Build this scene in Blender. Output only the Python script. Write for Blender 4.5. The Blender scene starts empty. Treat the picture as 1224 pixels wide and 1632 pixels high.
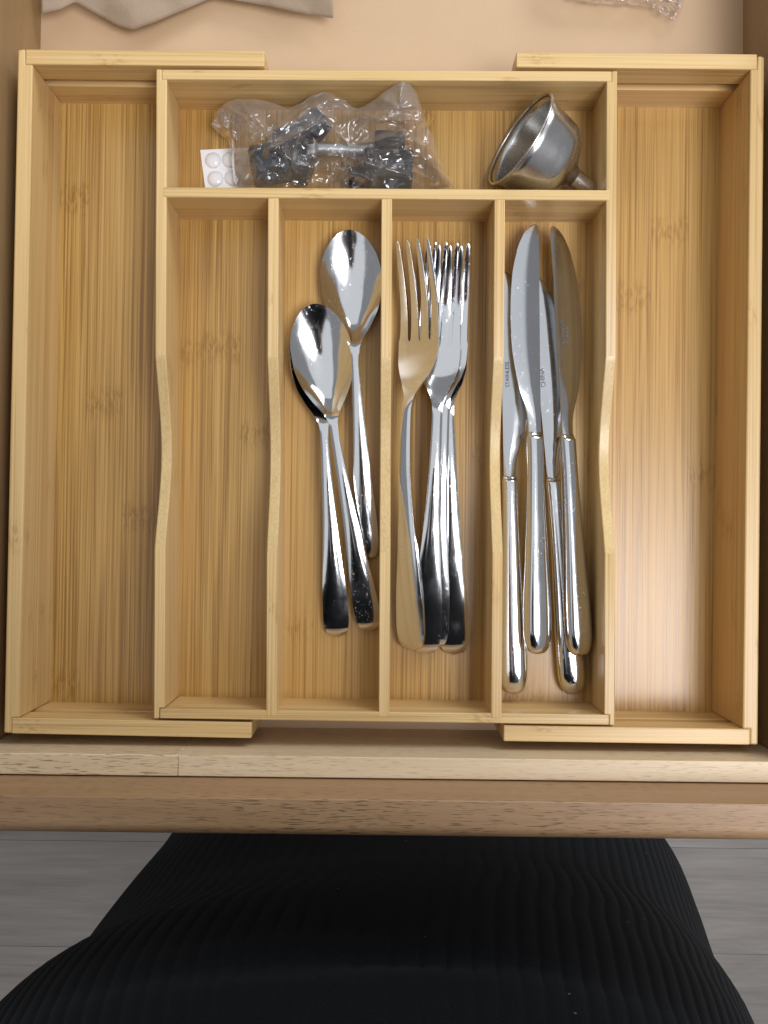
import bpy, bmesh, math, random
import numpy as np
from mathutils import Vector, Matrix, noise
random.seed(7)
SC = bpy.context.scene
COL = SC.collection
# ------------------------------------------------------------------ camera
# all lengths below are centimetres; z = 0 is the rim of the bamboo tray, the room floor is 80 cm below it
F, CX, CY, CAMZ, RIM = 1500.0, 612.0, 816.0, 48.0, 80.0
TILT, YAW, ROLL = 27/1500, 4/1500, math.radians(0.7)
cam = bpy.data.cameras.new('camera'); camo = bpy.data.objects.new('camera', cam); COL.objects.link(camo)
cam.sensor_fit = 'VERTICAL'; cam.sensor_height = 36; cam.lens = F/1632*36
cam.clip_start = 0.02; cam.clip_end = 50
camo.location = (0, 0, (CAMZ+RIM)*.01)
camo.rotation_mode = 'XYZ'; camo.rotation_euler = (TILT, YAW*-1, ROLL)
SC.camera = camo
CR = camo.rotation_euler.to_matrix()
# ------------------------------------------------------------------ light
w = bpy.data.worlds.new('World'); SC.world = w; w.use_nodes = True
w.node_tree.nodes['Background'].inputs[0].default_value = (.95, .96, 1.0, 1)
w.node_tree.nodes['Background'].inputs[1].default_value = .27
def area(name, loc, target, sx, sy, energy, col):
    l = bpy.data.lights.new(name, 'AREA'); l.shape = 'RECTANGLE'; l.size = sx*.01; l.size_y = sy*.01
    l.energy = energy; l.color = col
    o = bpy.data.objects.new(name, l); COL.objects.link(o)
    o.location = Vector((loc[0], loc[1], loc[2]+RIM))*.01
    d = Vector(target)-Vector(loc); o.rotation_euler = d.to_track_quat('-Z', 'Y').to_euler()
    return o
area('ceiling_lamp', (60, -30, 165), (15, 0, 0), 70, 66, 24, (.945, .945, 1))
area('ceiling_bounce', (5, 60, 168), (5, 60, 0), 225, 330, 11.5, (.93, .97, 1))
area('window', (120, 205, 115), (0, 0, 0), 130, 110, 32, (.92, .96, 1))
SC.view_settings.view_transform = 'Standard'; SC.view_settings.look = 'None'
SC.view_settings.exposure = 0; SC.view_settings.gamma = 1
SC.cycles.max_bounces = 10; SC.cycles.transparent_max_bounces = 12
SC.cycles.use_denoising = True

# ------------------------------------------------------------------ helpers
def P(px, py, z):
    """point on the level plane z that the photograph shows at a pixel"""
    d = CR @ Vector(((px-CX)/F, -(py-CY)/F, -1))
    t = (z-CAMZ)/d.z
    return Vector((d.x*t, d.y*t, z))
def empty(name, loc, label=None, cat=None, group=None):
    o = bpy.data.objects.new(name, None); COL.objects.link(o)
    o.empty_display_size = .02
    o.location = Vector((loc[0], loc[1], loc[2]+RIM))*.01
    tag(o, label, cat, group); return o
def tag(o, label=None, cat=None, group=None, kind=None):
    if label: o['label'] = label
    if cat: o['category'] = cat
    if group: o['group'] = group
    if kind: o['kind'] = kind
    return o
def rootloc(p):
    v = Vector((0, 0, 0))
    while p is not None: v += p.location; p = p.parent
    return v
def mesh(name, verts, faces, mat, smooth=False, parent=None, local=False, bevel=0, seg=2, angle=35):
    """verts in cm (rim coordinates), or local to the parent when local"""
    me = bpy.data.meshes.new(name)
    off = Vector((0, 0, 0)) if local else rootloc(parent)
    add = 0 if local else RIM
    me.from_pydata([((v[0])*.01-off.x, (v[1])*.01-off.y, (v[2]+add)*.01-off.z) for v in verts], [], faces)
    bm = bmesh.new(); bm.from_mesh(me)
    bmesh.ops.remove_doubles(bm, verts=bm.verts, dist=1e-6)
    bmesh.ops.dissolve_degenerate(bm, dist=1e-6, edges=bm.edges)
    bmesh.ops.recalc_face_normals(bm, faces=bm.faces)
    bm.to_mesh(me); bm.free()
    me.materials.append(mat)
    if smooth:
        for p in me.polygons: p.use_smooth = True
    o = bpy.data.objects.new(name, me); COL.objects.link(o)
    if parent: o.parent = parent
    if bevel:
        b = o.modifiers.new('bevel', 'BEVEL'); b.width = bevel*.01; b.segments = seg
        b.limit_method = 'ANGLE'; b.angle_limit = math.radians(angle); b.harden_normals = False
        for p in me.polygons: p.use_smooth = True
        me.set_sharp_from_angle(angle=math.radians(40))
    return o
def prism_vf(foot, z0, z1):
    n = len(foot)
    v = [(p[0], p[1], z0) for p in foot]+[(p[0], p[1], z1) for p in foot]
    f = [tuple(range(n))[::-1], tuple(range(n, 2*n))]+[(i, (i+1) % n, n+(i+1) % n, n+i) for i in range(n)]
    return v, f
def prism(name, foot, z0, z1, mat, parent=None, bevel=.06, **k):
    v, f = prism_vf(foot, z0, z1); return mesh(name, v, f, mat, parent=parent, bevel=bevel, **k)
def sections(name, secs, mat, parent=None, closed=True, caps=True, **k):
    n = len(secs[0]); v = [p for s in secs for p in s]; f = []
    for i in range(len(secs)-1):
        for j in range(n if closed else n-1):
            a, b = i*n+j, i*n+(j+1) % n; f.append((a, b, b+n, a+n))
    if caps and closed:
        f.append(tuple(range(n))[::-1]); f.append(tuple(range((len(secs)-1)*n, len(secs)*n)))
    return mesh(name, v, f, mat, parent=parent, **k)
def pchip(pts):
    x = np.array([p[0] for p in pts], float); y = np.array([p[1] for p in pts], float)
    h = np.diff(x); d = np.diff(y)/h; m = np.zeros(len(x))
    m[0], m[-1] = d[0], d[-1]
    for i in range(1, len(x)-1):
        m[i] = 0 if d[i-1]*d[i] <= 0 else 2*d[i-1]*d[i]/(d[i-1]+d[i])
    def f(t):
        t = min(max(t, x[0]), x[-1]); i = min(int(np.searchsorted(x, t, 'right'))-1, len(h)-1); i = max(i, 0)
        u = (t-x[i])/h[i]
        return float((1+2*u)*(1-u)**2*y[i]+u*(1-u)**2*h[i]*m[i]+u*u*(3-2*u)*y[i+1]+u*u*(u-1)*h[i]*m[i+1])
    return f
def lerp(a, b, t): return a+(b-a)*t

# ------------------------------------------------------------------ materials
class NT:
    def __init__(s, name):
        s.m = bpy.data.materials.new(name); s.m.use_nodes = True; s.t = s.m.node_tree
        s.b = s.t.nodes['Principled BSDF']; s.out = s.t.nodes['Material Output']
    def n(s, typ, **k):
        x = s.t.nodes.new('ShaderNode'+typ)
        for a, v in k.items(): setattr(x, a, v)
        return x
    def l(s, a, b): s.t.links.new(a, b)
    def val(s, sock, v):
        if hasattr(v, 'is_linked') or hasattr(v, 'links'): s.l(v, sock)
        else: sock.default_value = v
    def math(s, op, a, b=0.0, c=None):
        x = s.n('Math', operation=op); s.val(x.inputs[0], a); s.val(x.inputs[1], b)
        if c is not None: s.val(x.inputs[2], c)
        return x.outputs[0]
    def mix(s, fac, a, b, typ='MIX'):
        x = s.n('MixRGB', blend_type=typ); s.val(x.inputs[0], fac); s.val(x.inputs[1], a); s.val(x.inputs[2], b)
        return x.outputs[0]
    def coord(s, seed=True, grain='y'):
        tc = s.n('TexCoord'); v = tc.outputs['Object']
        if seed:
            oi = s.n('ObjectInfo'); m = s.n('VectorMath', operation='SCALE'); s.l(oi.outputs['Random'], m.inputs['Scale'])
            m.inputs[0].default_value = (3.1, 7.7, 1.3); a = s.n('VectorMath', operation='ADD'); s.l(v, a.inputs[0]); s.l(m.outputs[0], a.inputs[1]); v = a.outputs[0]
        sp = s.n('SeparateXYZ'); s.l(v, sp.inputs[0])
        cb = s.n('CombineXYZ')   # local frame: x across, y along the grain, z depth
        if grain == 'y': o = (0, 1, 2)
        else: o = (1, 0, 2)
        for i in range(3): s.l(sp.outputs[o[i]], cb.inputs[i])
        return cb.outputs[0]
    def noise(s, vec, scale, detail=3, rough=.5, dist=0):
        mp = s.n('Mapping'); mp.inputs['Scale'].default_value = scale; s.l(vec, mp.inputs[0])
        x = s.n('TexNoise'); x.inputs['Scale'].default_value = 1; x.inputs['Detail'].default_value = detail
        x.inputs['Roughness'].default_value = rough; x.inputs['Distortion'].default_value = dist
        s.l(mp.outputs[0], x.inputs['Vector']); return x.outputs['Fac']
    def ramp(s, fac, stops, interp='LINEAR'):
        x = s.n('ValToRGB'); x.color_ramp.interpolation = interp; e = x.color_ramp.elements
        while len(e) < len(stops): e.new(.5)
        for i, (p, c) in enumerate(stops):
            e[i].position = p; e[i].color = c if len(c) == 4 else (*c, 1)
        s.l(fac, x.inputs[0]); return x.outputs[0]
    def bump(s, h, strength, dist):
        x = s.n('Bump'); x.inputs['Strength'].default_value = strength; x.inputs['Distance'].default_value = dist
        s.l(h, x.inputs['Height']); s.l(x.outputs[0], s.b.inputs['Normal'])
    def set(s, **k):
        for a, v in k.items(): s.val(s.b.inputs[a.replace('_', ' ')], v)

def bamboo(name, grain, light, mid, dark, strip=.019, contrast=1.0, rough=.34):
    n = NT(name); v = n.coord(True, grain)
    sp = n.n('SeparateXYZ'); n.l(v, sp.inputs[0])
    wob = n.noise(v, (2, 1.2, 2), 1)
    xs = n.math('ADD', n.math('ADD', sp.outputs[0], sp.outputs[2]), n.math('MULTIPLY', wob, .002))
    q = n.math('DIVIDE', xs, strip); idx = n.math('FLOOR', q); fr = n.math('FRACT', q)
    wn = n.n('TexWhiteNoise', noise_dimensions='1D'); n.l(idx, wn.inputs['W']); rnd = wn.outputs['Value']
    # every laminated strip gets its own piece of grain
    sh = n.n('CombineXYZ'); n.l(n.math('MULTIPLY', rnd, .9), sh.inputs[1]); n.l(n.math('MULTIPLY', rnd, .37), sh.inputs[2])
    av = n.n('VectorMath', operation='ADD'); n.l(v, av.inputs[0]); n.l(sh.outputs[0], av.inputs[1]); v2 = av.outputs[0]
    g1 = n.noise(v2, (1000, 7, 1000), 3, .65, .10)
    g2 = n.noise(v2, (330, 4, 330), 2, .5)
    g3 = n.noise(v2, (50, 3, 50), 3, .55)
    ln = n.ramp(n.noise(v2, (720, 6, 720), 1, .5), [(.30, (1, 1, 1)), (.43, (0, 0, 0))])
    g = n.math('ADD', n.math('MULTIPLY', g1, .70), n.math('ADD', n.math('MULTIPLY', g2, .11), n.math('MULTIPLY', g3, .19)))
    g = n.math('ADD', n.math('MULTIPLY', n.math('SUBTRACT', g, .5), 1.2*contrast), .5)
    g = n.math('SUBTRACT', g, n.math('MULTIPLY', ln, .13*contrast))
    g = n.math('ADD', g, n.math('MULTIPLY', n.math('SUBTRACT', rnd, .5), .20))
    # knuckles of the cane: a mottled darker patch now and then on each strip
    yy = n.math('ADD', n.math('DIVIDE', sp.outputs[1], .27), n.math('MULTIPLY', rnd, 7.3))
    rag = n.noise(v2, (300, 60, 300), 2, .6)
    fy = n.math('ADD', n.math('FRACT', yy), n.math('MULTIPLY', n.math('SUBTRACT', rag, .5), .05))
    dist = n.math('ABSOLUTE', n.math('SUBTRACT', fy, .5))
    kn = n.math('MAXIMUM', n.math('SUBTRACT', 1.0, n.math('MULTIPLY', dist, 24.0)), 0.0)
    mot = n.ramp(n.noise(v2, (560, 150, 560), 3, .65, .6), [(.44, (0, 0, 0)), (.58, (1, 1, 1))])
    g = n.math('SUBTRACT', g, n.math('MULTIPLY', n.math('MULTIPLY', kn, mot), .24))
    c = n.ramp(g, [(.22, dark), (.47, mid), (.74, light)])
    # some strips are redder, some greener
    wn2 = n.n('TexWhiteNoise', noise_dimensions='1D'); n.l(n.math('ADD', idx, 31.7), wn2.inputs['W'])
    c = n.mix(n.math('MULTIPLY', wn2.outputs['Value'], .22), c, (mid[0]*1.06, mid[1]*.88, mid[2]*.72, 1))
    # thin glue line between strips
    gl = n.math('MULTIPLY', n.math('GREATER_THAN', n.math('ABSOLUTE', n.math('SUBTRACT', fr, .5)), .478), .22)
    c = n.mix(gl, c, (dark[0]*.8, dark[1]*.72, dark[2]*.6, 1))
    n.l(c, n.b.inputs['Base Color'])
    r = n.math('ADD', n.math('MULTIPLY', g1, .14), rough-.05)
    n.set(Roughness=r); n.b.inputs['Specular IOR Level'].default_value = .5
    n.bump(g1, .10, .0006)
    return n.m
L_, M_, D_ = (.765, .56, .27), (.67, .46, .20), (.465, .29, .105)
BAM_Y = bamboo('bamboo_wall_lengthwise', 'y', L_, M_, D_, .0078, 1.05)
BAM_X = bamboo('bamboo_wall_crosswise', 'x', L_, M_, D_, .0078, 1.05)
BAM_F = bamboo('bamboo_floor', 'y', (.60, .386, .132), (.488, .292, .084), (.29, .155, .036), .021, 1.6, .275)

def cut_face():
    n = NT('bamboo_scooped_edge'); v = n.coord(True)
    g = n.noise(v, (1500, 420, 1500), 2, .6, .2); k = n.noise(v, (260, 40, 260), 3, .6)
    c = n.ramp(n.math('ADD', n.math('MULTIPLY', g, .65), n.math('MULTIPLY', k, .35)), [(.30, (.54, .365, .150)), (.62, (.70, .505, .235))])
    n.l(c, n.b.inputs['Base Color']); n.set(Roughness=.33); n.bump(g, .15, .0005); return n.m
BAM_CUT = cut_face()

def wood(name, grain, light, dark, pore, pores=.6, rough=.42, seed=True, blot=.4):
    n = NT(name); v = n.coord(seed, grain)
    a = n.noise(v, (70, 3.5, 70), 4, .6, .4); b = n.noise(v, (520, 14, 520), 3, .6)
    k = n.noise(v, (6, 3, 6), 3, .5)
    g = n.math('ADD', n.math('MULTIPLY', a, .5), n.math('ADD', n.math('MULTIPLY', b, .3), n.math('MULTIPLY', k, .2)))
    c = n.ramp(g, [(.32, dark), (.66, light)])
    p = n.noise(v, (2100, 130, 2100), 1, .4, .25)
    zone = n.ramp(n.noise(v, (22, 5, 22), 2), [(.38, (0, 0, 0)), (.62, (1, 1, 1))])
    pm = n.math('MULTIPLY', n.ramp(p, [(.58, (0, 0, 0)), (.66, (1, 1, 1))]), n.math('MULTIPLY', n.math('ADD', zone, .3), pores))
    c = n.mix(pm, c, (*pore, 1)); n.l(c, n.b.inputs['Base Color'])
    n.set(Roughness=n.math('ADD', n.math('MULTIPLY', b, .2), rough-.1))
    n.bump(n.math('SUBTRACT', b, pm), .15, .0006)
    return n.m
WOOD_BOX = wood('pale_drawer_wood', 'x', (.80, .65, .44), (.66, .50, .31), (.33, .2, .1), .7)
WOOD_FACE = wood('brown_drawer_wood', 'x', (.46, .285, .15), (.33, .19, .093), (.12, .068, .036), .68)
WOOD_SIDE = wood('dark_drawer_side_wood', 'y', (.38, .245, .115), (.27, .165, .07), (.44, .30, .16), .35)

def plain(name, col, rough, spec=.5, metallic=0, nscale=None, namt=.12, bump=0, bscale=80):
    n = NT(name); v = n.coord(False)
    if nscale:
        g = n.noise(v, (nscale,)*3, 4, .6)
        n.l(n.mix(n.math('MULTIPLY', g, 1.0), (*[c*(1-namt) for c in col], 1), (*[min(1, c*(1+namt)) for c in col], 1)), n.b.inputs['Base Color'])
    else: n.set(Base_Color=(*col, 1))
    n.set(Roughness=rough, Metallic=metallic); n.b.inputs['Specular IOR Level'].default_value = spec
    if bump: n.bump(n.noise(v, (bscale,)*3, 4, .6), bump, .001)
    return n.m
def liner():
    n = NT('beige_drawer_bottom'); v = n.coord(False)
    g = n.noise(v, (9, 9, 9), 4, .6)
    c = n.ramp(g, [(.3, (.54, .375, .225)), (.7, (.60, .42, .253))])
    st = n.ramp(n.noise(v, (24, 15, 20), 2, .5, .5), [(.60, (0, 0, 0)), (.68, (1, 1, 1))])
    c = n.mix(n.math('MULTIPLY', st, .22), c, (.55, .34, .2, 1))
    n.l(c, n.b.inputs['Base Color']); n.set(Roughness=.42)
    n.bump(n.math('ADD', n.noise(v, (60, 60, 60), 4), n.noise(v, (400, 400, 400), 2)), .12, .001); return n.m
LINER = liner()
def steel(name, base, rough, streak=False, scr=.5, spots=.25):
    n = NT(name); v = n.coord(True)
    sc = n.noise(v, (2600, 60, 900), 2, .7, .4); sm = n.noise(v, (70, 45, 70), 4, .65)
    spk = n.ramp(n.noise(v, (620, 420, 620), 4, .75), [(.60, (0, 0, 0)), (.68, (1, 1, 1))])
    zone = n.ramp(n.noise(v, (45, 30, 45), 2), [(.44, (0, 0, 0)), (.6, (1, 1, 1))])
    mk = n.math('MULTIPLY', spk, zone)
    r = n.math('ADD', n.math('ADD', rough, n.math('MULTIPLY', n.math('MAXIMUM', n.math('SUBTRACT', sm, .5), 0.0), .38)), n.math('MULTIPLY', mk, spots))
    n.set(Base_Color=(*base, 1), Metallic=1.0, Roughness=r)
    n.bump(n.math('ADD', n.math('MULTIPLY', sc, scr*.5), n.math('MULTIPLY', sm, .6)), .02, .0006)
    return n.m
STEEL = steel('polished_steel', (.745, .755, .77), .10, spots=.4)
BLADE = steel('satin_steel', (.63, .645, .67), .13, scr=.8)
FUNNEL = steel('brushed_steel', (.60, .595, .585), .26, scr=1.2)
ENGR = plain('etched_grey_lettering', (.14, .14, .145), .6, .3)
BLACKP = plain('black_plastic', (.012, .013, .016), .32, .5, 0, 60, .3)
GREYM = plain('dull_grey_metal', (.55, .56, .56), .38, .5, .75, 90, .1)
CARD = plain('white_card', (.82, .82, .83), .5)
PAPER = plain('kraft_paper', (.37, .285, .205), .85, .2, 0, 40, .12, .35, 500)
def film(name, milk, gl=.13, tint=(.97, .965, .97), layers=False):
    n = NT(name); t = n.n('BsdfTransparent'); t.inputs[0].default_value = (*tint, 1)
    g = n.n('BsdfGlossy'); g.inputs['Roughness'].default_value = gl; g.inputs[0].default_value = (1, 1, 1, 1)
    d = n.n('BsdfDiffuse'); d.inputs[0].default_value = (.93, .91, .92, 1)
    tr = n.n('BsdfTranslucent'); tr.inputs[0].default_value = (.8, .79, .82, 1)
    dd = n.n('MixShader'); dd.inputs[0].default_value = .5; n.l(d.outputs[0], dd.inputs[1]); n.l(tr.outputs[0], dd.inputs[2])
    lw = n.n('LayerWeight'); lw.inputs[0].default_value = .5
    milkf = n.math('ADD', n.math('MULTIPLY', n.math('POWER', lw.outputs['Facing'], 2.0), .40), milk)
    if layers:
        at = n.n('Attribute'); at.attribute_name = 'layers'; milkf = n.math('ADD', milkf, n.math('MULTIPLY', at.outputs['Fac'], .17))
    m1 = n.n('MixShader'); n.l(milkf, m1.inputs[0]); n.l(t.outputs[0], m1.inputs[1]); n.l(dd.outputs[0], m1.inputs[2])
    fr = n.n('Fresnel'); fr.inputs[0].default_value = 1.5
    fac = n.math('MINIMUM', n.math('ADD', n.math('MULTIPLY', fr.outputs[0], 2.4), .01), .9)
    m2 = n.n('MixShader'); n.l(fac, m2.inputs[0]); n.l(m1.outputs[0], m2.inputs[1]); n.l(g.outputs[0], m2.inputs[2])
    n.l(m2.outputs[0], n.out.inputs[0]); n.m.node_tree.nodes.remove(n.b); return n.m
FILM = film('clear_plastic_film', .045, .08, layers=True)
DOME = plain('clear_rubber_dome', (.78, .78, .79), .12)
def fabric():
    n = NT('black_rib_knit'); v = n.coord(False)
    g = n.noise(v, (900, 900, 500), 2, .6)
    n.set(Base_Color=n.ramp(g, [(.3, (.0022, .0028, .0038)), (.7, (.0060, .0074, .010))]), Roughness=.85)
    lint = n.n('TexVoronoi'); lint.inputs['Scale'].default_value = 62; n.l(v, lint.inputs['Vector'])
    wn = n.n('SeparateColor'); n.l(lint.outputs['Color'], wn.inputs[0])
    dot = n.math('MULTIPLY', n.math('LESS_THAN', lint.outputs['Distance'], .045), n.math('GREATER_THAN', wn.outputs[0], .62))
    base = n.b.inputs['Base Color'].links[0].from_socket
    n.l(n.mix(n.math('MULTIPLY', dot, .5), base, (.25, .25, .26, 1)), n.b.inputs['Base Color'])
    n.b.inputs['Specular IOR Level'].default_value = .08
    n.b.inputs['Sheen Weight'].default_value = .03; n.b.inputs['Sheen Roughness'].default_value = .5
    n.bump(g, .25, .0006); return n.m
KNIT = fabric()
SKIN = plain('skin', (.55, .33, .24), .5, .4, 0, 60, .06)
HAIR = plain('dark_hair', (.015, .011, .009), .5, .4, 0, 200, .4)
def floorwood():
    n = NT('grey_floor_wood'); v = n.coord(True, 'x')
    a = n.noise(v, (26, 2.2, 26), 5, .65, 1.2); b = n.noise(v, (260, 9, 260), 4, .7)
    g = n.math('ADD', n.math('MULTIPLY', a, .65), n.math('MULTIPLY', b, .35))
    n.set(Base_Color=n.ramp(g, [(.3, (.17, .152, .135)), (.7, (.32, .29, .258))]), Roughness=.5)
    n.bump(b, .1, .001); return n.m
FLOORW = floorwood()
GAPM = plain('dark_joint', (.16, .145, .13), .9)

# ------------------------------------------------------------------ room floor: planks side by side
floor = prism('floor', [(-300, -300), (300, -300), (300, 300), (-300, 300)], -RIM-3, -RIM-.9, GAPM, bevel=0)
tag(floor, kind='structure')
pk = None
for r in range(-12, 10):
    for c in range(-2, 2):
        x0 = c*110+(r % 3)*37+22; y0 = r*14.2
        if pk is None:
            v, f = prism_vf([(0, 0), (109.96, 0), (109.96, 14.16), (0, 14.16)], 0, .9)
            pk = mesh('plank', v, f, FLOORW, local=True, bevel=.02); o = pk
        else:
            o = pk.copy(); COL.objects.link(o)
        o.parent = floor; o.location = Vector((x0, y0, -.9))*.01
# floor mesh is at world origin, so planks are placed in world heights

# ------------------------------------------------------------------ drawer
DB = -5.03    # drawer bottom
drawer = empty('drawer', (0, 0, DB), 'open wooden kitchen drawer with beige bottom holding the bamboo tray', 'drawer')
XL, XR = P(65, 60, DB).x, P(1184, 60, DB).x
YF = P(612, 1207, 1.6).y
prism('bottom_panel', [(XL-.4, YF-.3), (XR+.4, YF-.3), (XR+.4, 50), (XL-.4, 50)], DB-.6, DB, LINER, drawer, 0)
for x0, x1 in ((XL-1.2, XL), (XR, XR+1.2)):
    prism('side_panel', [(x0, YF), (x1, YF), (x1, 50), (x0, 50)], DB-1.2, 1.8, WOOD_SIDE, drawer, .12)
YB = P(612, 1241, 1.6).y
prism('box_front', [(XL-4.2, YB), (-9.848, YB), (-9.848, YF-.002), (XL-4.2, YF-.002)], DB-1.2, 1.6, WOOD_BOX, drawer, .05)
prism('box_front', [(-9.84, YB), (XR+4.2, YB), (XR+4.2, YF-.002), (-9.84, YF-.002)], DB-1.2, 1.6, WOOD_BOX, drawer, .05)
ZT = 5.0; YO = P(612, 1329, ZT-.5).y-.05; YI = YB-.06
sec = [(YI, -14), (YI, ZT)]
for a in range(0, 91, 15): sec.append((YO+.55-.55*math.sin(math.radians(a)), ZT-.55+.55*math.cos(math.radians(a))))
sec += [(YO, -14)]
sections('front_panel', [[(x, y, z) for y, z in sec] for x in (XL-6, XR+6)], WOOD_FACE, drawer, bevel=.05)

# ------------------------------------------------------------------ bamboo tray
tray = empty('utensil_tray', (0, 0, DB+.02), 'expandable light bamboo cutlery tray with five compartments and two slid-out side wings', 'tray')
CF = -3.5; WF = -4.45; ZB = -5.0
def scoop_wall(name, a, b, th, parent, scoop, rab=(0, 0), rabt=.5, top=0.0, z0=-4.35, inward=1, mat=BAM_Y):
    """wall from a (far end) to b (near end): a, b on its outer line; th thickness toward inward*x"""
    a = Vector(a[:2]); b = Vector(b[:2]); Ln = (b-a).length; d = (b-a)/Ln; nrm = Vector((-d.y, d.x))
    if nrm.x*inward < 0: nrm = -nrm
    st = [0.0]
    if rab[0]: st += [rab[0], rab[0]]
    s0, s1 = (scoop[0], scoop[1]) if scoop else (None, None)
    if scoop: st += [lerp(s0, s1, i/36) for i in range(37)]
    if rab[1]: st += [Ln-rab[1], Ln-rab[1]]
    st.append(Ln)
    secs = []
    for i, s in enumerate(st):
        z = top
        if scoop and s0 <= s <= s1:
            t = (s-s0)/(s1-s0); z = top-1.42*(math.sin(math.pi*t))**1.0*(1-.12*math.cos(2*math.pi*t)) / 1.12
        t_ = th
        if rab[0] and i < 2: t_ = th*rabt
        if rab[1] and i >= len(st)-2: t_ = th*rabt
        p = a+d*s; q = p+nrm*t_
        secs.append([(p.x, p.y, z0), (p.x, p.y, z), (q.x, q.y, z), (q.x, q.y, z0)])
    o = sections(name, secs, mat, parent, bevel=.05)
    if scoop:
        o.data.materials.append(BAM_CUT); zt = (top+RIM)*.01-rootloc(parent).z
        for p in o.data.polygons:
            if p.normal.z > .5 and p.center.z < zt-.0001: p.material_index = 1
    return o
def quad_wall(name, corners, z0, z1, mat, parent):   # four rim pixels
    return prism(name, [P(x, y, 0) for x, y in corners], z0, z1, mat, parent, .05)

# --- middle section
cb_pts = [P(255, 116, 0), P(978, 119, 0), P(974, 1149, 0), P(252, 1140, 0)]
mid = prism('middle_floor', cb_pts, CF-.5, CF, BAM_F, tray, 0)
yk = lambda y: y
def sc_rng(a, b, y0, y1):   # pixel rows -> distances along a wall
    L = (Vector(b[:2])-Vector(a[:2])).length
    return (L*(y0-a_px)/(b_px-a_px), L*(y1-a_px)/(b_px-a_px))
a_px, b_px = 110, 1145
a, b = P(249, 110, 0), P(245, 1145, 0)
wl = scoop_wall('side_wall', a, b, .55, mid, sc_rng(a, b, 569, 876), (.53, .53), .5, inward=1)
a_px, b_px = 113, 1156
a, b = P(984, 113, 0), P(980, 1156, 0)
wr = scoop_wall('side_wall', a, b, .55, mid, sc_rng(a, b, 571, 885), (.53, .53), .5, inward=-1)
quad_wall('back_wall', [(257.8, 110.3), (975.2, 113.2), (975.2, 129.3), (257.8, 126.3)], -4.35, -.01, BAM_X, mid)
quad_wall('front_wall', [(254.5, 1129.5), (971, 1139.6), (971, 1155.8), (254.5, 1145.2)], ZB, -.01, BAM_X, mid)
quad_wall('cross_divider', [(260, 298), (972, 303), (972, 319.5), (260, 314.5)], CF-.1, .012, BAM_X, mid)
for (x0, x1, yt, yb, xa, xb) in ((427, 444.5, 314.6, 1141, 424, 441.5), (608, 625.5, 315.9, 1142.5, 603.5, 621), (788, 805.5, 317, 1145, 782.5, 800.5)):
    a, b = P(x0, yt+.8, 0), P(xa, yb, 0); a_px, b_px = yt, yb
    scoop_wall('divider', a, b, .55, mid, sc_rng(a, b, 570, 882), z0=CF-.1, top=-.004+.012*random.random(), inward=1)

# --- wings
def grooved(name, inner0, inner1, outd, th, parent, groove=True):
    """cross wall with a sliding groove on its inner face"""
    a, b = Vector(inner0[:2]), Vector(inner1[:2]); d = (b-a).normalized(); nrm = Vector((-d.y, d.x))
    if nrm.y*outd < 0: nrm = -nrm
    sec = [(0, 0), (0, -1.65), (.4, -1.65), (.4, -2.4), (0, -2.4), (0, ZB), (th, ZB), (th, 0)]
    return sections(name, [[(*(p+nrm*u), z) for u, z in sec] for p in (a, b)], BAM_X, parent, bevel=.05)
def wing(name, floor_px, side_px, back_px, front_px, thb, thf):
    fl = prism('wing_floor', [P(x, y, 0) for x, y in floor_px], WF-.45, WF, BAM_F, tray, 0)
    prism('side_wall', [P(x, y, 0) for x, y in side_px], ZB, .006, BAM_Y, fl, .09, seg=3)
    grooved('back_wall', P(*back_px[0], 0), P(*back_px[1], 0), 1, thb, fl)
    grooved('front_wall', P(*front_px[0], 0), P(*front_px[1], 0), -1, thf, fl)
    return fl
wing('left', [(44, 95), (425, 97), (403, 1166), (22, 1158)],
     [(28.5, 79), (40, 77.8), (40.4, 102.4), (52.2, 102.6), (31.5, 1144), (18.6, 1143.8), (18.2, 1168.6), (6, 1168)],
     [(40.6, 102.3), (421.5, 105.5)], [(19, 1144), (401, 1151.6)], .79, .80)
wing('right', [(823, 99), (1208, 103), (1196, 1174), (803, 1168)],
     [(1218.5, 90), (1208, 88.6), (1207.4, 110.6), (1196.5, 110.2), (1184, 1161.8), (1196, 1162), (1195.6, 1187), (1208, 1187)],
     [(823, 107), (1207, 110.4)], [(803, 1156.2), (1195.6, 1162)], .79, .80)

# ------------------------------------------------------------------ cutlery
def shell(S, U, top, bot, mask=None):
    """closed plate from two grids; mask(i, j) says which cells exist"""
    ns, nu = len(S), U
    v = [top(i, j) for i in range(ns) for j in range(nu)]+[bot(i, j) for i in range(ns) for j in range(nu)]
    N = ns*nu; f = []; cell = {}
    for i in range(ns-1):
        for j in range(nu-1):
            cell[i, j] = mask is None or mask(i, j)
    for (i, j), on in cell.items():
        if not on: continue
        a, b, c, d = i*nu+j, i*nu+j+1, (i+1)*nu+j+1, (i+1)*nu+j
        f.append((a, b, c, d)); f.append((N+a, N+d, N+c, N+b))
        for (ii, jj, p, q) in ((i-1, j, a, b), (i+1, j, c, d), (i, j-1, d, a), (i, j+1, b, c)):
            if not cell.get((ii, jj), False): f.append((p, N+p, N+q, q))
    return v, f
def cosp(a, b, n): return [a+(b-a)*(1-math.cos(math.pi*i/n))/2 for i in range(n+1)]
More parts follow.
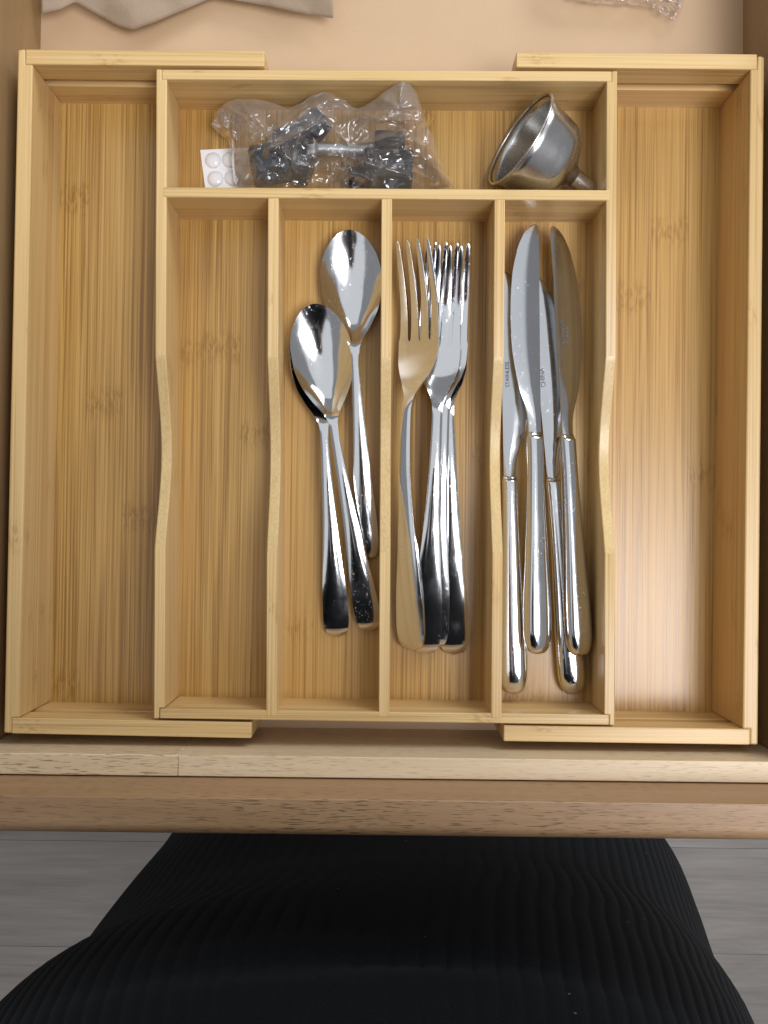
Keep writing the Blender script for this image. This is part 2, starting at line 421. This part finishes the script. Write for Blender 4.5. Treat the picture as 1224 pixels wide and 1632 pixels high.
def split_parts(full, cut, names, parent):
    """full: evaluated object; cut it at y = cut (m) into near (first name) and far part, keeping the smooth normals"""
    dg = bpy.context.evaluated_depsgraph_get(); ev = full.evaluated_get(dg); me = ev.to_mesh()
    co = [v.co.copy() for v in me.vertices]
    cn = [tuple(x.vector) for x in me.corner_normals]
    polys = [(tuple(p.vertices), tuple(p.loop_indices), p.center.y) for p in me.polygons]
    out = []
    for k, nm in enumerate(names):
        sel = [p for p in polys if (p[2] < cut) == (k == 0)]
        idx = {}; fs = []; nr = []
        for vs, ls, _ in sel:
            fs.append([idx.setdefault(x, len(idx)) for x in vs]); nr += [cn[l] for l in ls]
        m2 = bpy.data.meshes.new(nm); m2.from_pydata([co[x] for x in idx], [], fs)
        m2.materials.append(full.data.materials[0])
        for p in m2.polygons: p.use_smooth = True
        m2.normals_split_custom_set(nr)
        o = bpy.data.objects.new(nm, m2); COL.objects.link(o); o.parent = parent; out.append(o)
    ev.to_mesh_clear(); bpy.data.objects.remove(full)
    return out
def make_spoon():
    root = empty('spoon', (0, 0, 0)); root.location = (0, 0, 0)
    L = 17.8
    wf = pchip([(0, .05), (.04, .26), (.16, .46), (.45, .62), (1.1, .69), (2.2, .655), (4, .52), (6.5, .36), (9, .26), (10.7, .215), (11.3, .24), (11.9, .45), (12.7, .95), (13.7, 1.42), (14.7, 1.63), (15.5, 1.64), (16.4, 1.46), (17.05, 1.13), (17.45, .79), (17.68, .46), (17.78, .2), (17.8, .03)])
    zc = pchip([(0, .03), (.15, .14), (.4, .27), (.9, .37), (1.8, .50), (3, .68), (6, 1.04), (9, 1.3), (10.6, 1.32), (11.5, 1.14), (12.4, .93), (13.6, .83), (15, .85), (16.4, .95), (17.8, 1.12)])
    cf = pchip([(0, .05), (3, .07), (8, .06), (10.6, .05), (11.5, .0), (12.1, -.24), (12.9, -.53), (13.8, -.66), (14.8, -.63), (15.8, -.50), (16.8, -.29), (17.8, 0)])
    tf = pchip([(0, .16), (3, .19), (9, .26), (11, .24), (12.3, .15), (14, .11), (17.8, .10)])
    S = cosp(0, 3, 18)[:-1]+[lerp(3, 11, i/26) for i in range(26)]+[lerp(11, 16.4, i/44) for i in range(44)]+cosp(14.5, 17.8, 34)[18:]
    S = sorted(set(S)); U = 19
    def top(i, j):
        s = S[i]; u = -1+2*j/(U-1); c = cf(s); e = 1-abs(u)**2.05
        return (wf(s)*u, s, zc(s)+c*e)
    def bot(i, j):
        s = S[i]; u = -1+2*j/(U-1); c = cf(s); e = 1-abs(u)**2.05; hd = 1 if c > 0 else 0
        return (wf(s)*u, s, zc(s)+c*e*(1-hd*.6)-tf(s)*(.72+.28*e))
    v, f = shell(S, U, top, bot)
    full = mesh('spoon_full', v, f, STEEL, True, bevel=.035, local=True)
    split_parts(full, .113, ('handle', 'bowl'), root); return root
def make_fork():
    root = empty('fork', (0, 0, 0)); root.location = (0, 0, 0)
    L, R0 = 21.7, 16.6
    wf = pchip([(0, .05), (.04, .3), (.16, .53), (.45, .71), (1.2, .81), (2.4, .78), (5, .57), (8, .38), (11, .29), (12.7, .265), (13.4, .3), (14.1, .55), (14.8, .90), (15.6, 1.12), (16.6, 1.17), (21.7, 1.05)])
    zc = pchip([(0, .03), (.15, .14), (.4, .27), (.9, .37), (1.8, .51), (3, .72), (7, 1.3), (10.5, 1.68), (12.6, 1.62), (13.8, 1.2), (15, .62), (16.2, .34), (17.4, .30), (18.6, .44), (20, .82), (21.7, 1.5)])
    cf = pchip([(0, .05), (3, .08), (8, .07), (12.5, .06), (13.6, .0), (14.6, -.12), (16, -.14), (18, -.1), (21.7, -.03)])
    tf = pchip([(0, .16), (3, .2), (9, .27), (12.8, .27), (14.5, .18), (17, .17), (20, .16), (21.5, .10), (21.7, .06)])
    hw = pchip([(16.6, .276), (16.68, .245), (16.85, .222), (17.3, .21), (19, .175), (21, .125), (21.5, .10), (21.65, .06), (21.7, .02)])
    spc = pchip([(16.6, .60), (19, .605), (21.7, .575)])
    S = sorted(set(cosp(0, 3, 16)[:-1]+[lerp(3, 12.6, i/30) for i in range(30)]+[lerp(12.6, 16.6, i/26) for i in range(27)]+[16.64, 16.68, 16.75, 16.85, 17]+[lerp(17, 21.4, i/26) for i in range(27)]+[21.5, 21.58, 21.65, 21.7]))
    U = 20
    def xs(s, j):
        k, m = divmod(j, 5); t = -1+2*m/4
        if s >= R0: return (k-1.5)*spc(s)+t*hw(s)
        return ((k-1.5)*.60+t*.276)/1.176*wf(s)
    def top(i, j):
        s = S[i]; x = xs(s, j); u = x/max(wf(s), .01); k, m = divmod(j, 5); t = -1+2*m/4
        ridge = .012*(1-t*t)*min(1, (s-R0)/1.5)**2 if s > R0 else 0
        return (x, s, zc(s)+cf(s)*(1-u*u)+ridge)
    def bot(i, j):
        s = S[i]; x = xs(s, j); u = x/max(wf(s), .01)
        return (x, s, zc(s)+cf(s)*(1-u*u)*(.4 if cf(s) > 0 else 1)-tf(s))
    v, f = shell(S, U, top, bot, lambda i, j: not (j % 5 == 4 and S[i] >= R0-1e-6))
    full = mesh('fork_full', v, f, STEEL, True, bevel=.03, local=True)
    split_parts(full, .134, ('handle', 'head'), root); return root
def make_knife():
    root = empty('knife', (0, 0, 0)); root.location = (0, 0, 0)
    L, B = 23.0, 11.6
    ef = pchip([(11.6, -.34), (12.4, -.37), (14.4, -.93), (16.4, -1.26), (18, -1.33), (20, -1.22), (21.4, -.93), (22.3, -.56), (22.8, -.2), (22.96, .03), (23, .14)])
    sf = pchip([(11.6, .34), (13, .33), (18, .34), (21.8, .36), (22.6, .36), (22.88, .31), (22.97, .24), (23, .16)])
    S = [lerp(B, 16.6, i/40) for i in range(41)]+[16.6+.055*i for i in range(1, 92)]
    S = [s for s in S if s < 21.6]+cosp(20.2, 23, 44)[22:]
    U = 9; fr = [0, .05, .18, .36, .54, .58, .72, .88, 1]
    def xx(i, j):
        s = S[i]; e = ef(s)
        if 17.0 < s < 21.4: e += .035*(1 if i % 2 else 0)
        return lerp(e, sf(s), fr[j])
    th = [.012, .024, .05, .08, .105, .104, .09, .07, .052]
    tp = pchip([(11.6, 1.5), (12.5, 1.1), (20, .9), (23, .5)])
    v, f = shell(S, U, lambda i, j: (xx(i, j), S[i], th[j]*tp(S[i])), lambda i, j: (xx(i, j), S[i], -th[j]*tp(S[i])))
    bl = mesh('blade', v, f, BLADE, True, root, True)
    bl.data.set_sharp_from_angle(angle=math.radians(20))
    af = pchip([(0, .02), (.05, .27), (.18, .47), (.55, .66), (1.2, .75), (2.4, .74), (5, .62), (8, .49), (10.6, .43), (11.3, .43), (11.55, .43), (11.6, .41), (11.8, .38)])
    bf = pchip([(0, .02), (.05, .2), (.18, .34), (.55, .47), (1.2, .53), (2.4, .53), (5, .47), (8, .40), (11.2, .35), (11.5, .33), (11.6, .22), (11.8, .12)])
    secs = []
    for s in cosp(0, 2.6, 20)[:-1]+[lerp(2.6, 11.2, i/20) for i in range(21)]+[11.4, 11.5, 11.56, 11.6, 11.68, 11.8]:
        ring = []
        for k in range(28):
            t = 2*math.pi*k/28; c, s_ = math.cos(t), math.sin(t)
            ring.append((af(s)*math.copysign(abs(c)**.8, c), s, bf(s)*math.copysign(abs(s_)**.8, s_)))
        secs.append(ring)
    hd = sections('handle', secs, STEEL, root, smooth=True, local=True)
    return root
def copy_tree(o, parent=None):
    c = o.copy(); COL.objects.link(c); c.parent = parent
    for ch in list(o.children): copy_tree(ch, c)
    return c
def place(o, end, endz, tip, tipz, L, roll=0):
    """lay a piece with its handle end at pixel end (height endz) pointing at pixel tip (height tipz)"""
    a, b = P(*end, endz), P(*tip, tipz)
    d = (b-a).normalized(); up = Vector((0, 0, 1)); xr = d.cross(up).normalized(); zr = xr.cross(d)
    R = Matrix((xr, d, zr)).transposed() @ Matrix.Rotation(math.radians(roll), 3, 'Y')
    o.rotation_euler = R.to_euler(); o.location = Vector((a.x, a.y, a.z+RIM))*.01
sp = make_spoon(); G = 'spoons lying together in the second slot'
place(sp, (585, 893), CF+.12, (556, 373), CF+.12, 17.8)
tag(sp, 'steel spoon lying furthest back, its bowl against the divider and above the other two', 'spoon', G)
s3 = copy_tree(sp); place(s3, (538, 1015), CF+.12, (507, 491), CF+.12, 17.8)
tag(s3, 'steel spoon underneath, its bowl mostly hidden below another spoon and its handle leftmost', 'spoon', G)
s2 = copy_tree(sp); place(s2, (591, 1005), CF+.34, (502, 489), CF+.30, 17.8, -3)
tag(s2, 'steel spoon on top of the nested pair, handle slanting right against the divider', 'spoon', G)
fk = make_fork(); G = 'forks stacked in the middle slot'
place(fk, (724, 1043), CF+.12, (704, 403), CF+.12, 21.7)
tag(fk, 'steel fork at the bottom of the pile whose broad dark handle end lies furthest right', 'fork', G)
f3 = copy_tree(fk); place(f3, (689, 1034), CF+.30, (717, 401), CF+.42, 21.7)
tag(f3, 'steel fork sandwiched in the stack with only a sliver of its handle showing', 'fork', G)
f2 = copy_tree(fk); place(f2, (677, 1042), CF+.60, (706, 402), CF+.72, 21.7)
tag(f2, 'steel fork on top of the right hand stack with a straight handle', 'fork', G)
f1 = copy_tree(fk); place(f1, (658, 1036), CF+.85, (675, 393), CF+1.05, 21.7, -27)
tag(f1, 'steel fork rolled on its side against the left divider, reflecting tan wood', 'fork', G)
kn = make_knife(); G = 'table knives in the right slot'
place(kn, (819, 1106), CF+.55, (806, 412), CF+.4, 23, 180)
tag(kn, 'lower steel table knife half hidden under the divider at the left of the slot', 'knife', G)
k3 = copy_tree(kn); place(k3, (914, 1107), CF+.55, (850, 418), CF+.4, 23, 180)
tag(k3, 'lower steel knife with serrated edge showing between the two upper knives', 'knife', G)
k2 = copy_tree(kn); place(k2, (857, 1043), CF+1.55, (848, 350), CF+1.35, 23, 15)
tag(k2, 'upper steel knife on the left with its curved edge facing left', 'knife', G)
k4 = copy_tree(kn); place(k4, (924, 1046), CF+1.55, (885, 350), CF+1.35, 23, 204)
tag(k4, 'upper steel knife on the right with its curved edge facing the tray wall', 'knife', G)
def engrave(knife, text, s, x, size, flip):
    cu = bpy.data.curves.new('t', 'FONT'); cu.body = text; cu.size = size*.01; cu.extrude = .00002; cu.align_x = 'LEFT'; cu.space_line = .9
    t = bpy.data.objects.new('t', cu); COL.objects.link(t)
    me = bpy.data.meshes.new_from_object(t.evaluated_get(bpy.context.evaluated_depsgraph_get()))
    bpy.data.objects.remove(t)
    me.materials.append(ENGR) if not me.materials else None
    me.materials[0] = ENGR
    o = bpy.data.objects.new('engraving', me); COL.objects.link(o)
    o.parent = [c for c in knife.children if c.name.startswith('blade')][0]
    if flip: o.matrix_local = Matrix.Translation(Vector((x, s, -.108))*.01) @ Matrix.Rotation(math.pi, 4, 'Y') @ Matrix.Rotation(math.pi/2, 4, 'Z')
    else: o.matrix_local = Matrix.Translation(Vector((x, s, .108))*.01) @ Matrix.Rotation(math.pi/2, 4, 'Z')
engrave(kn, 'STAINLESS', 16.6, -.05, .30, True)
engrave(k3, 'CHINA', 16.7, -.02, .34, True)
engrave(k4, 'STAINLESS\nCHINA', 16.6, -.1, .30, True)

# ------------------------------------------------------------------ funnel
ax = Vector((-.89*.94, .44*.94, .34)).normalized(); O = P(827, 221, CF+2.7)
fun = empty('funnel', (O.x, O.y, CF), 'small stainless steel funnel lying on its side with its mouth facing up left', 'funnel')
e1 = ax.cross(Vector((0, 0, 1))).normalized(); e2 = e1.cross(ax)
def lathe(name, prof, mat, parent, n=56, **k):
    secs = []
    for r, h in prof:
        secs.append([tuple(O+ax*(-h)+(e1*math.cos(2*math.pi*i/n)+e2*math.sin(2*math.pi*i/n))*r) for i in range(n)])
    return sections(name, secs, mat, parent, caps=False, smooth=True, **k)
lip = [(2.50+.0, .12)]+[(2.57+.075*math.cos(a), .0-.075*math.sin(a)+.07) for a in [math.radians(x) for x in range(180, -100, -20)]]+[(2.46, .16)]
body_o = [(2.47, .14), (2.42, .5), (2.33, 1.2), (2.22, 1.95), (2.17, 2.15), (2.05, 2.4), (1.8, 2.68), (1.4, 2.98), (.95, 3.25), (.62, 3.5), (.52, 3.7)]
body_i = [(r-.06, h-.03) for r, h in body_o]
lathe('bowl', body_o+body_i[::-1]+[body_o[0]], FUNNEL, fun)
lathe('rim', lip, FUNNEL, fun)
lathe('spout', [(.54, 3.55), (.52, 3.8), (.49, 4.6), (.46, 5.3), (.41, 5.3), (.44, 4.6), (.46, 3.8)], FUNNEL, fun)

# ------------------------------------------------------------------ sheet of rubber bumpers
c0 = P(319, 239, CF+.04); cu_ = (P(382, 236, CF+.04)-c0); cv = (P(327, 300, CF+.04)-c0)
pad = empty('bumper_sheet', c0, 'white backing card with clear round rubber bumpers beside the plastic bag', 'bumper sheet')
card = [c0, c0+cu_*1.35, c0+cu_*1.35+cv*1.1, c0+cv*1.1]
prism('backing_card', card, CF+.005, CF+.045, CARD, pad, 0)
dome0 = None
for i in range(3):
    for j in range(2):
        c = c0+cu_*(.29+.43*i)+cv*(.29+.48*j)
        if dome0 is None:
            secs = [[(.44*math.cos(t)*math.cos(2*math.pi*k/24), .44*math.cos(t)*math.sin(2*math.pi*k/24), .2*math.sin(t)) for k in range(24)] for t in [math.radians(x) for x in (0, 15, 30, 45, 60, 75, 89)]]
            o = dome0 = sections('dome', secs, DOME, pad, smooth=True, local=True)
        else: o = dome0.copy(); COL.objects.link(o)
        o.parent = pad; o.location = Vector((c.x, c.y, CF+.05+RIM))*.01-pad.location

# ------------------------------------------------------------------ hardware in the bag
def tube(a, b, r0, r1, n=24, mid=None, poly=False):
    a, b = Vector(a), Vector(b); d = (b-a).normalized(); e = d.cross(Vector((0, 0, 1))).normalized(); g = e.cross(d)
    return [[tuple(p+(e*math.cos(2*math.pi*k/n)+g*math.sin(2*math.pi*k/n))*r) for k in range(n)] for p, r in ((a, r0), (b, r1))]
def rod(name, a, b, r, mat, parent, n=24, bev=.08, r1=None):
    return sections(name, tube(a, b, r, r1 or r, n), mat, parent, bevel=bev, angle=30)
A0 = P(429, 262, CF+1.0)
h1 = empty('hex_fitting', (A0.x, A0.y, CF), 'black plastic hexagonal fitting at the left end of the clear bag', 'fitting')
rod('hex_nut', P(401, 266, CF+1.15), P(464, 256, CF+1.15), 1.18, BLACKP, h1, 6, .16)
rod('collar', P(464, 260, CF+.95), P(496, 272, CF+.95), .9, BLACKP, h1)
rod('elbow', P(440, 232, CF+1.2), P(500, 216, CF+1.5), .82, BLACKP, h1, 20)
rod('elbow_cap', P(490, 215, CF+1.6), P(514, 188, CF+1.6), .74, BLACKP, h1, 20)
h2 = empty('tube_fitting', (P(600, 250, CF).x, P(600, 250, CF).y, CF), 'grey metal tube with a black plastic block in the right half of the bag', 'fitting')
rod('metal_tube', P(505, 237, CF+1.5), P(600, 240, CF+1.3), .33, GREYM, h2)
rod('tube_collar', P(497, 212, CF+1.7), P(497, 250, CF+1.7), .3, GREYM, h2)
rod('block', P(580, 268, CF+1.2), P(658, 272, CF+1.2), 1.15, BLACKP, h2, 8, .14)
rod('block_cap', P(597, 228, CF+1.5), P(645, 230, CF+1.5), .66, BLACKP, h2, 20, .14)
rod('block_foot', P(556, 284, CF+.7), P(600, 284, CF+.7), .62, BLACKP, h2, 20, .1)

# ------------------------------------------------------------------ clear bag
def bag():
    topY = pchip([(337, 198), (345, 176), (379, 158), (420, 160), (458, 170), (516, 147), (545, 158), (572, 173), (608, 152), (642, 127), (660, 143), (674, 178), (690, 222), (724, 299)])
    botY = pchip([(337, 199), (352, 216), (366, 226), (384, 250), (376, 284), (371, 299), (400, 304), (724, 303)])
    # lower outline as a polyline in x only where single valued
    bot = pchip([(337, 200), (350, 214), (364, 226), (374, 292), (384, 302), (420, 304), (560, 303), (700, 303), (724, 301)])
    ridge = pchip([(337, CF+1.4), (379, CF+2.0), (458, CF+1.9), (516, CF+2.5), (572, CF+2.2), (642, CF+3.3), (674, CF+2.6), (700, CF+1.4), (724, CF+.5)])
    mid_ = pchip([(337, CF+1.3), (370, CF+1.8), (430, CF+3.3), (520, CF+2.9), (560, CF+2.3), (620, CF+3.3), (660, CF+2.9), (724, CF+.4)])
    low = pchip([(337, CF+1.2), (364, CF+.6), (384, CF+.8), (410, CF+2.2), (440, CF+2.3), (500, CF+1.6), (550, CF+1.2), (590, CF+2.3), (650, CF+2.3), (690, CF+.7), (724, CF+.1)])
    folds = [[(345, 180), (372, 222)], [(379, 158), (420, 205), (418, 222)], [(405, 158), (392, 215)], [(440, 172), (480, 166), (516, 149), (545, 165), (572, 180)],
             [(480, 182), (432, 214), (396, 230), (386, 252)], [(572, 180), (612, 192), (668, 192)], [(606, 156), (640, 172), (660, 168)], [(642, 130), (636, 168), (600, 186)],
             [(476, 228), (520, 262), (556, 296)], [(500, 247), (560, 250), (604, 268), (650, 280), (668, 298)], [(530, 268), (584, 284)], [(404, 287), (446, 288), (464, 262), (450, 236)],
             [(640, 238), (690, 262), (716, 298)], [(618, 194), (682, 226)], [(376, 292), (402, 281), (424, 292)], [(655, 272), (694, 290)], [(520, 196), (560, 232), (640, 216)],
             [(430, 240), (500, 200)], [(352, 200), (400, 196), (440, 210)], [(586, 226), (600, 262), (590, 300)], [(470, 262), (500, 300)], [(540, 240), (548, 262)], [(360, 172), (398, 190)]]
    segs = [(np.array(l[i], float), np.array(l[i+1], float), k) for k, l in enumerate(folds) for i in range(len(l)-1)]
    A_ = np.array([g[0] for g in segs]); D_s = np.array([g[1]-g[0] for g in segs]); LL = (D_s**2).sum(1)
    HH = np.array([(.42, .30, .36, -.22, .26)[g[2] % 5] for g in segs]); WW = np.array([(4.5, 3.5, 5.5)[g[2] % 3] for g in segs])
    def crease(x, y):
        p = np.array((x, y))-A_; t = np.clip((p*D_s).sum(1)/LL, 0, 1); d = np.sqrt(((p-D_s*t[:, None])**2).sum(1))
        e = HH*np.exp(-(d/WW/1.5)**1.4); return float(e.max()+e.min())
    NX, NY = 260, 112; vs = []
    for j in range(NY+1):
        v = j/NY
        for i in range(NX+1):
            x = 337+387*(i/NX); yt, yb = topY(x), bot(x)
            y = lerp(yt, yb, v)
            z = (ridge(x)*(1-v)**2+2*v*(1-v)*(mid_(x)+.9)+low(x)*v*v)
            q = Vector((x*.032, y*.036, 3.1))
            w_ = noise.noise(q*.55)*.9
            qq = q+Vector((w_, -w_*.7, 0))
            c = 0
            for k, (fq, am) in enumerate(((.45, .5), (.9, .34), (1.8, .10))):
                c += am*(1-2*abs(1.0*noise.noise(Vector((qq.x*fq*1.25+qq.y*fq*.5, qq.y*fq-qq.x*.3*fq, k*5.3)))*2.2))
            edge = min(1, min(v, 1-v)*7+.25)*min(1, min(i, NX-i)/14+.2)
            z += ((c-.2)*.34+crease(x, y)*1.35)*edge
            # jitter along the sheet so that the outline is crinkled
            xx = x+3.4*noise.noise(Vector((q.x*1.3, q.y*1.3, 9.0)))*(1 if v < .9 else .3)
            yy = y+3.6*noise.noise(Vector((q.x*1.6, q.y*1.6, 17.0)))*(1 if v < .85 else .2)
            pz = max(z, CF+.06)
            vs.append(P(xx, yy, min(pz, 1.0)))
    fs = [(j*(NX+1)+i, j*(NX+1)+i+1, (j+1)*(NX+1)+i+1, (j+1)*(NX+1)+i) for j in range(NY) for i in range(NX)]
    yw = P(520, 300.5, 0).y
    vs = [Vector((p.x, max(p.y, yw-0.0) if p.z < .05 else p.y, p.z)) for p in vs]
    o = mesh('plastic_bag', vs, fs, FILM, True)
    la = o.data.attributes.new('layers', 'FLOAT', 'POINT')
    yt = P(520, 128, CF+2).y; ym = P(520, 236, CF+2).y
    for k, vt in enumerate(o.data.vertices):
        y = vt.co.y*100; f = (y-ym)/(yt-ym)+.35*noise.noise(vt.co*60)
        la.data[k].value = min(1, max(0, f*1.9))
    tag(o, 'crumpled clear plastic bag of black fittings in the top compartment', 'plastic bag')
bag()

# ------------------------------------------------------------------ paper and wrapper at the far end of the drawer
def paper():
    ex, ey = zip(*[(50, 26), (66, 21), (96, 15), (117, 4), (122, 4), (146, 18), (185, 40), (208, 47), (214, 47), (246, 36), (330, 0), (345, -5), (372, 0), (420, 8), (470, 19), (529, 29), (534, 29)])
    edge = lambda x: float(np.interp(x, ex, ey))
    NX, NY = 130, 22; vs = []
    for j in range(NY+1):
        for i in range(NX+1):
            x = 66+465*i/NX; v = j/NY; y = edge(x)-v*150
            z = DB+.7+.004*abs(x-345)*.6+v*1.3+.25*abs(((x+v*90)/110)%1-.5)+.14*noise.noise(Vector((x*.02, y*.03, 2)))+.3*abs(noise.noise(Vector((x*.012, y*.02, 5))))
            vs.append(P(x, y, z))
    fs = [(j*(NX+1)+i, j*(NX+1)+i+1, (j+1)*(NX+1)+i+1, (j+1)*(NX+1)+i) for j in range(NY) for i in range(NX)]
    o = mesh('paper_bag', vs, fs, PAPER, True)
    m = o.modifiers.new('thick', 'SOLIDIFY'); m.thickness = .0003
    tag(o, 'brown kraft paper bag with a jagged folded edge at the back of the drawer', 'paper bag')
paper()
def wrapper():
    top_ = pchip([(900, -60), (1090, -60)]); bot = pchip([(880, -30), (905, -6), (940, 4), (1000, 8), (1040, 12), (1056, 24), (1070, 33), (1080, 28), (1089, 6), (1094, -30)])
    NX, NY = 90, 40; vs = []
    for j in range(NY+1):
        for i in range(NX+1):
            x = 880+214*i/NX; v = j/NY; y = lerp(-110, bot(x), v)
            q = Vector((x*.06, y*.07, 1.0))
            z = DB+.3+1.1*math.sin(math.pi*min(1, v*.9+.1))**.6*(.4 if x > 1040 else 1)
            z += .28*(1-2*abs(noise.noise(q)))+.16*(1-2*abs(noise.noise(q*2.3)))
            vs.append(P(x, y+2*noise.noise(q*1.7), max(z, DB+.04)))
    fs = [(j*(NX+1)+i, j*(NX+1)+i+1, (j+1)*(NX+1)+i+1, (j+1)*(NX+1)+i) for j in range(NY) for i in range(NX)]
    o = mesh('plastic_wrapper', vs, fs, FILM, True)
    tag(o, 'crinkled clear plastic wrapper end poking in at the far right of the drawer', 'wrapper')
wrapper()

# ------------------------------------------------------------------ person in a ribbed black dress
def person():
    root = empty('person', (1, -33, -RIM), 'person standing at the drawer in a black ribbed knit dress', 'person')
    zs = [-60, -40, -29, -22, -18, -16, -12, -7, 2, 12, 24, 36, 48, 56, 61]
    cxf = pchip(list(zip(zs, [4.3, 3.8, 2.6, 1.75, 1.4, 1.35, 1.0, -.2, -.9, -.9, -.4, 0, 0, 0, 0])))
    af = pchip(list(zip(zs, [24.8, 24.5, 24.1, 23.7, 23.4, 23.4, 23.4, 23.6, 22.3, 19, 16, 17, 18.5, 17.5, 9])))
    yf = pchip(list(zip(zs, [-21.5, -22, -22.3, -22.6, -22.4, -22.1, -21.6, -21.0, -20.4, -20.0, -20.5, -17, -15.5, -17, -20])))
    yb = pchip(list(zip(zs, [-44, -45, -46, -46.5, -47, -47.2, -47.5, -47.5, -47, -44, -41, -40, -39, -37, -32])))
    RB = 124; NA = RB*8; secs = []
    lev = [lerp(-60, 61, i/110) for i in range(111)]
    for z in lev:
        a, c = af(z), cxf(z); y0, y1 = yf(z), yb(z); cy, b = (y0+y1)/2, (y0-y1)/2
        ring = []
        for k in range(NA):
            t = 2*math.pi*k/NA
            ct, st = math.cos(t), math.sin(t)
            e = .86
            x = a*math.copysign(abs(ct)**e, ct); y = b*math.copysign(abs(st)**e, st)
            rf = abs(math.sin(RB*t/2+.25*math.sin(z*.11)+.5*noise.noise(Vector((x*.05, z*.04, 1)))*.7))**.16
            rr = 1-.0042*(1-rf)*4.4
            x, y = x*rr, y*rr
            # soft folds in the skirt and under the belly
            fold = .22*math.sin(x*.16+z*.10+1.2)*math.exp(-((z+22)/16)**2)
            crease = -.4*math.exp(-((z-3.0+.012*x*x*.5+.6*math.sin(x*.2))/.9)**2)*math.exp(-(x/13)**2)
            ring.append((c+x, cy+y+(fold+crease)*max(0, st), z))
        secs.append(ring)
    sections('dress', secs, KNIT, root, caps=False, smooth=True)
    # the body inside it: one skinned figure
    J = {'pel': (0, -34, 2, 11), 'bel': (0, -33, 14, 11), 'che': (0, -28, 42, 11), 'nek': (0, -26, 61, 5.4), 'nk2': (0, -23, 67, 5.2),
         'hd1': (0, -19, 72, 7.4), 'hd2': (0, -20, 80, 8.4), 'hd3': (0, -21, 85, 6.0)}
    for s, sg in (('l', -1), ('r', 1)):
        J.update({'hip'+s: (sg*8.5, -34, -4, 10), 'kne'+s: (sg*9, -33, -36, 6.2), 'cal'+s: (sg*9, -35, -48, 5.6), 'ank'+s: (sg*9, -36, -72, 3.6), 'hee'+s: (sg*9, -36, -77, 3.4), 'toe'+s: (sg*10, -22, -78, 2.2),
                  'sho'+s: (sg*16, -27, 55, 5.4), 'elb'+s: (sg*22, -25, 34, 4.2), 'wri'+s: (sg*9.5, -12.5, 46, 2.5), 'pal'+s: (sg*6.6-2.4, -8.0, 47.6, 2.1)})
        for q in range(4):
            J['kn%d%s' % (q, s)] = (sg*(5.6-.3*q)-2.4, -2.0-1.7*q, 50.6, .85); J['tp%d%s' % (q, s)] = (sg*(2.4-.2*q)-2.4, -1.6-1.7*q, 51.0, .75)
        J['th0'+s] = (sg*5.6-2.4, -6.2, 47.4, 1.0); J['th1'+s] = (sg*4.0-2.4, -4.6, 47.3, .8)
    E = [('pel', 'bel'), ('bel', 'che'), ('che', 'nek'), ('nek', 'nk2'), ('nk2', 'hd1'), ('hd1', 'hd2'), ('hd2', 'hd3')]
    for s in 'lr':
        E += [('pel', 'hip'+s), ('hip'+s, 'kne'+s), ('kne'+s, 'cal'+s), ('cal'+s, 'ank'+s), ('ank'+s, 'hee'+s), ('hee'+s, 'toe'+s),
              ('che', 'sho'+s), ('sho'+s, 'elb'+s), ('elb'+s, 'wri'+s), ('wri'+s, 'pal'+s), ('pal'+s, 'th0'+s), ('th0'+s, 'th1'+s)]
        for q in range(4): E += [('pal'+s, 'kn%d%s' % (q, s)), ('kn%d%s' % (q, s), 'tp%d%s' % (q, s))]
    ks = list(J); me = bpy.data.meshes.new('body')
    rl = root.location
    me.from_pydata([(J[k][0]*.01-rl.x, J[k][1]*.01-rl.y, (J[k][2]+RIM)*.01-rl.z) for k in ks], [(ks.index(a), ks.index(b)) for a, b in E], [])
    o = bpy.data.objects.new('body', me); COL.objects.link(o); o.parent = root
    sk = o.modifiers.new('skin', 'SKIN'); sub = o.modifiers.new('sub', 'SUBSURF'); sub.levels = sub.render_levels = 2
    for i, k in enumerate(ks):
        r = J[k][3]*.01; ry = r*.62 if k in ('che', 'bel') else r
        me.skin_vertices[0].data[i].radius = (r, ry); me.skin_vertices[0].data[i].use_root = (k == 'pel')
    me.materials.append(SKIN)
    for sg in (-1, 1):
        pts = [(sg*13.5, -27, 57, 6.0), (sg*18, -27, 52, 5.7), (sg*22.2, -25, 34.5, 4.9), (sg*20, -22, 36.5, 4.7), (sg*10, -12.5, 45.5, 3.4)]
        secs = []
        for i, (x, y, z, r) in enumerate(pts):
            a = Vector(pts[max(0, i-1)][:3]); b = Vector(pts[min(len(pts)-1, i+1)][:3]); d = (b-a).normalized()
            e = d.cross(Vector((1, 0, 0.3))).normalized(); g = e.cross(d)
            secs.append([tuple(Vector((x, y, z))+(e*math.cos(2*math.pi*k/28)+g*math.sin(2*math.pi*k/28))*r) for k in range(28)])
        sections('sleeve', secs, KNIT, root, caps=False, smooth=True)
    # hair: a cap over the skull falling to the neck behind
    secs = []
    for t in range(0, 13):
        a = math.pi*t/14; r = 9.6*math.sin(a)+.05; z = 80+10.2*math.cos(a)
        if t > 9: r = 8.8
        secs.append([(r*math.cos(2*math.pi*k/40), -21.6+(r*1.08)*math.sin(2*math.pi*k/40)-(1.2 if t > 6 else 0)-(2.2*max(0, math.sin(2*math.pi*k/40)) if t > 6 else 0), z-(8 if t > 9 else 0)*(t-9)/3) for k in range(40)])
    sections('hair', secs, HAIR, root, caps=True, smooth=True)
    return root
person()
phone = empty('smartphone', (-2.4, -6, 48.6), 'dark smartphone held level above the drawer by the standing person', 'phone')
prism('case', [(-6.1, -13.5), (1.2, -13.5), (1.2, 1.2), (-6.1, 1.2)], 48.65, 49.35, BLACKP, phone, .25)
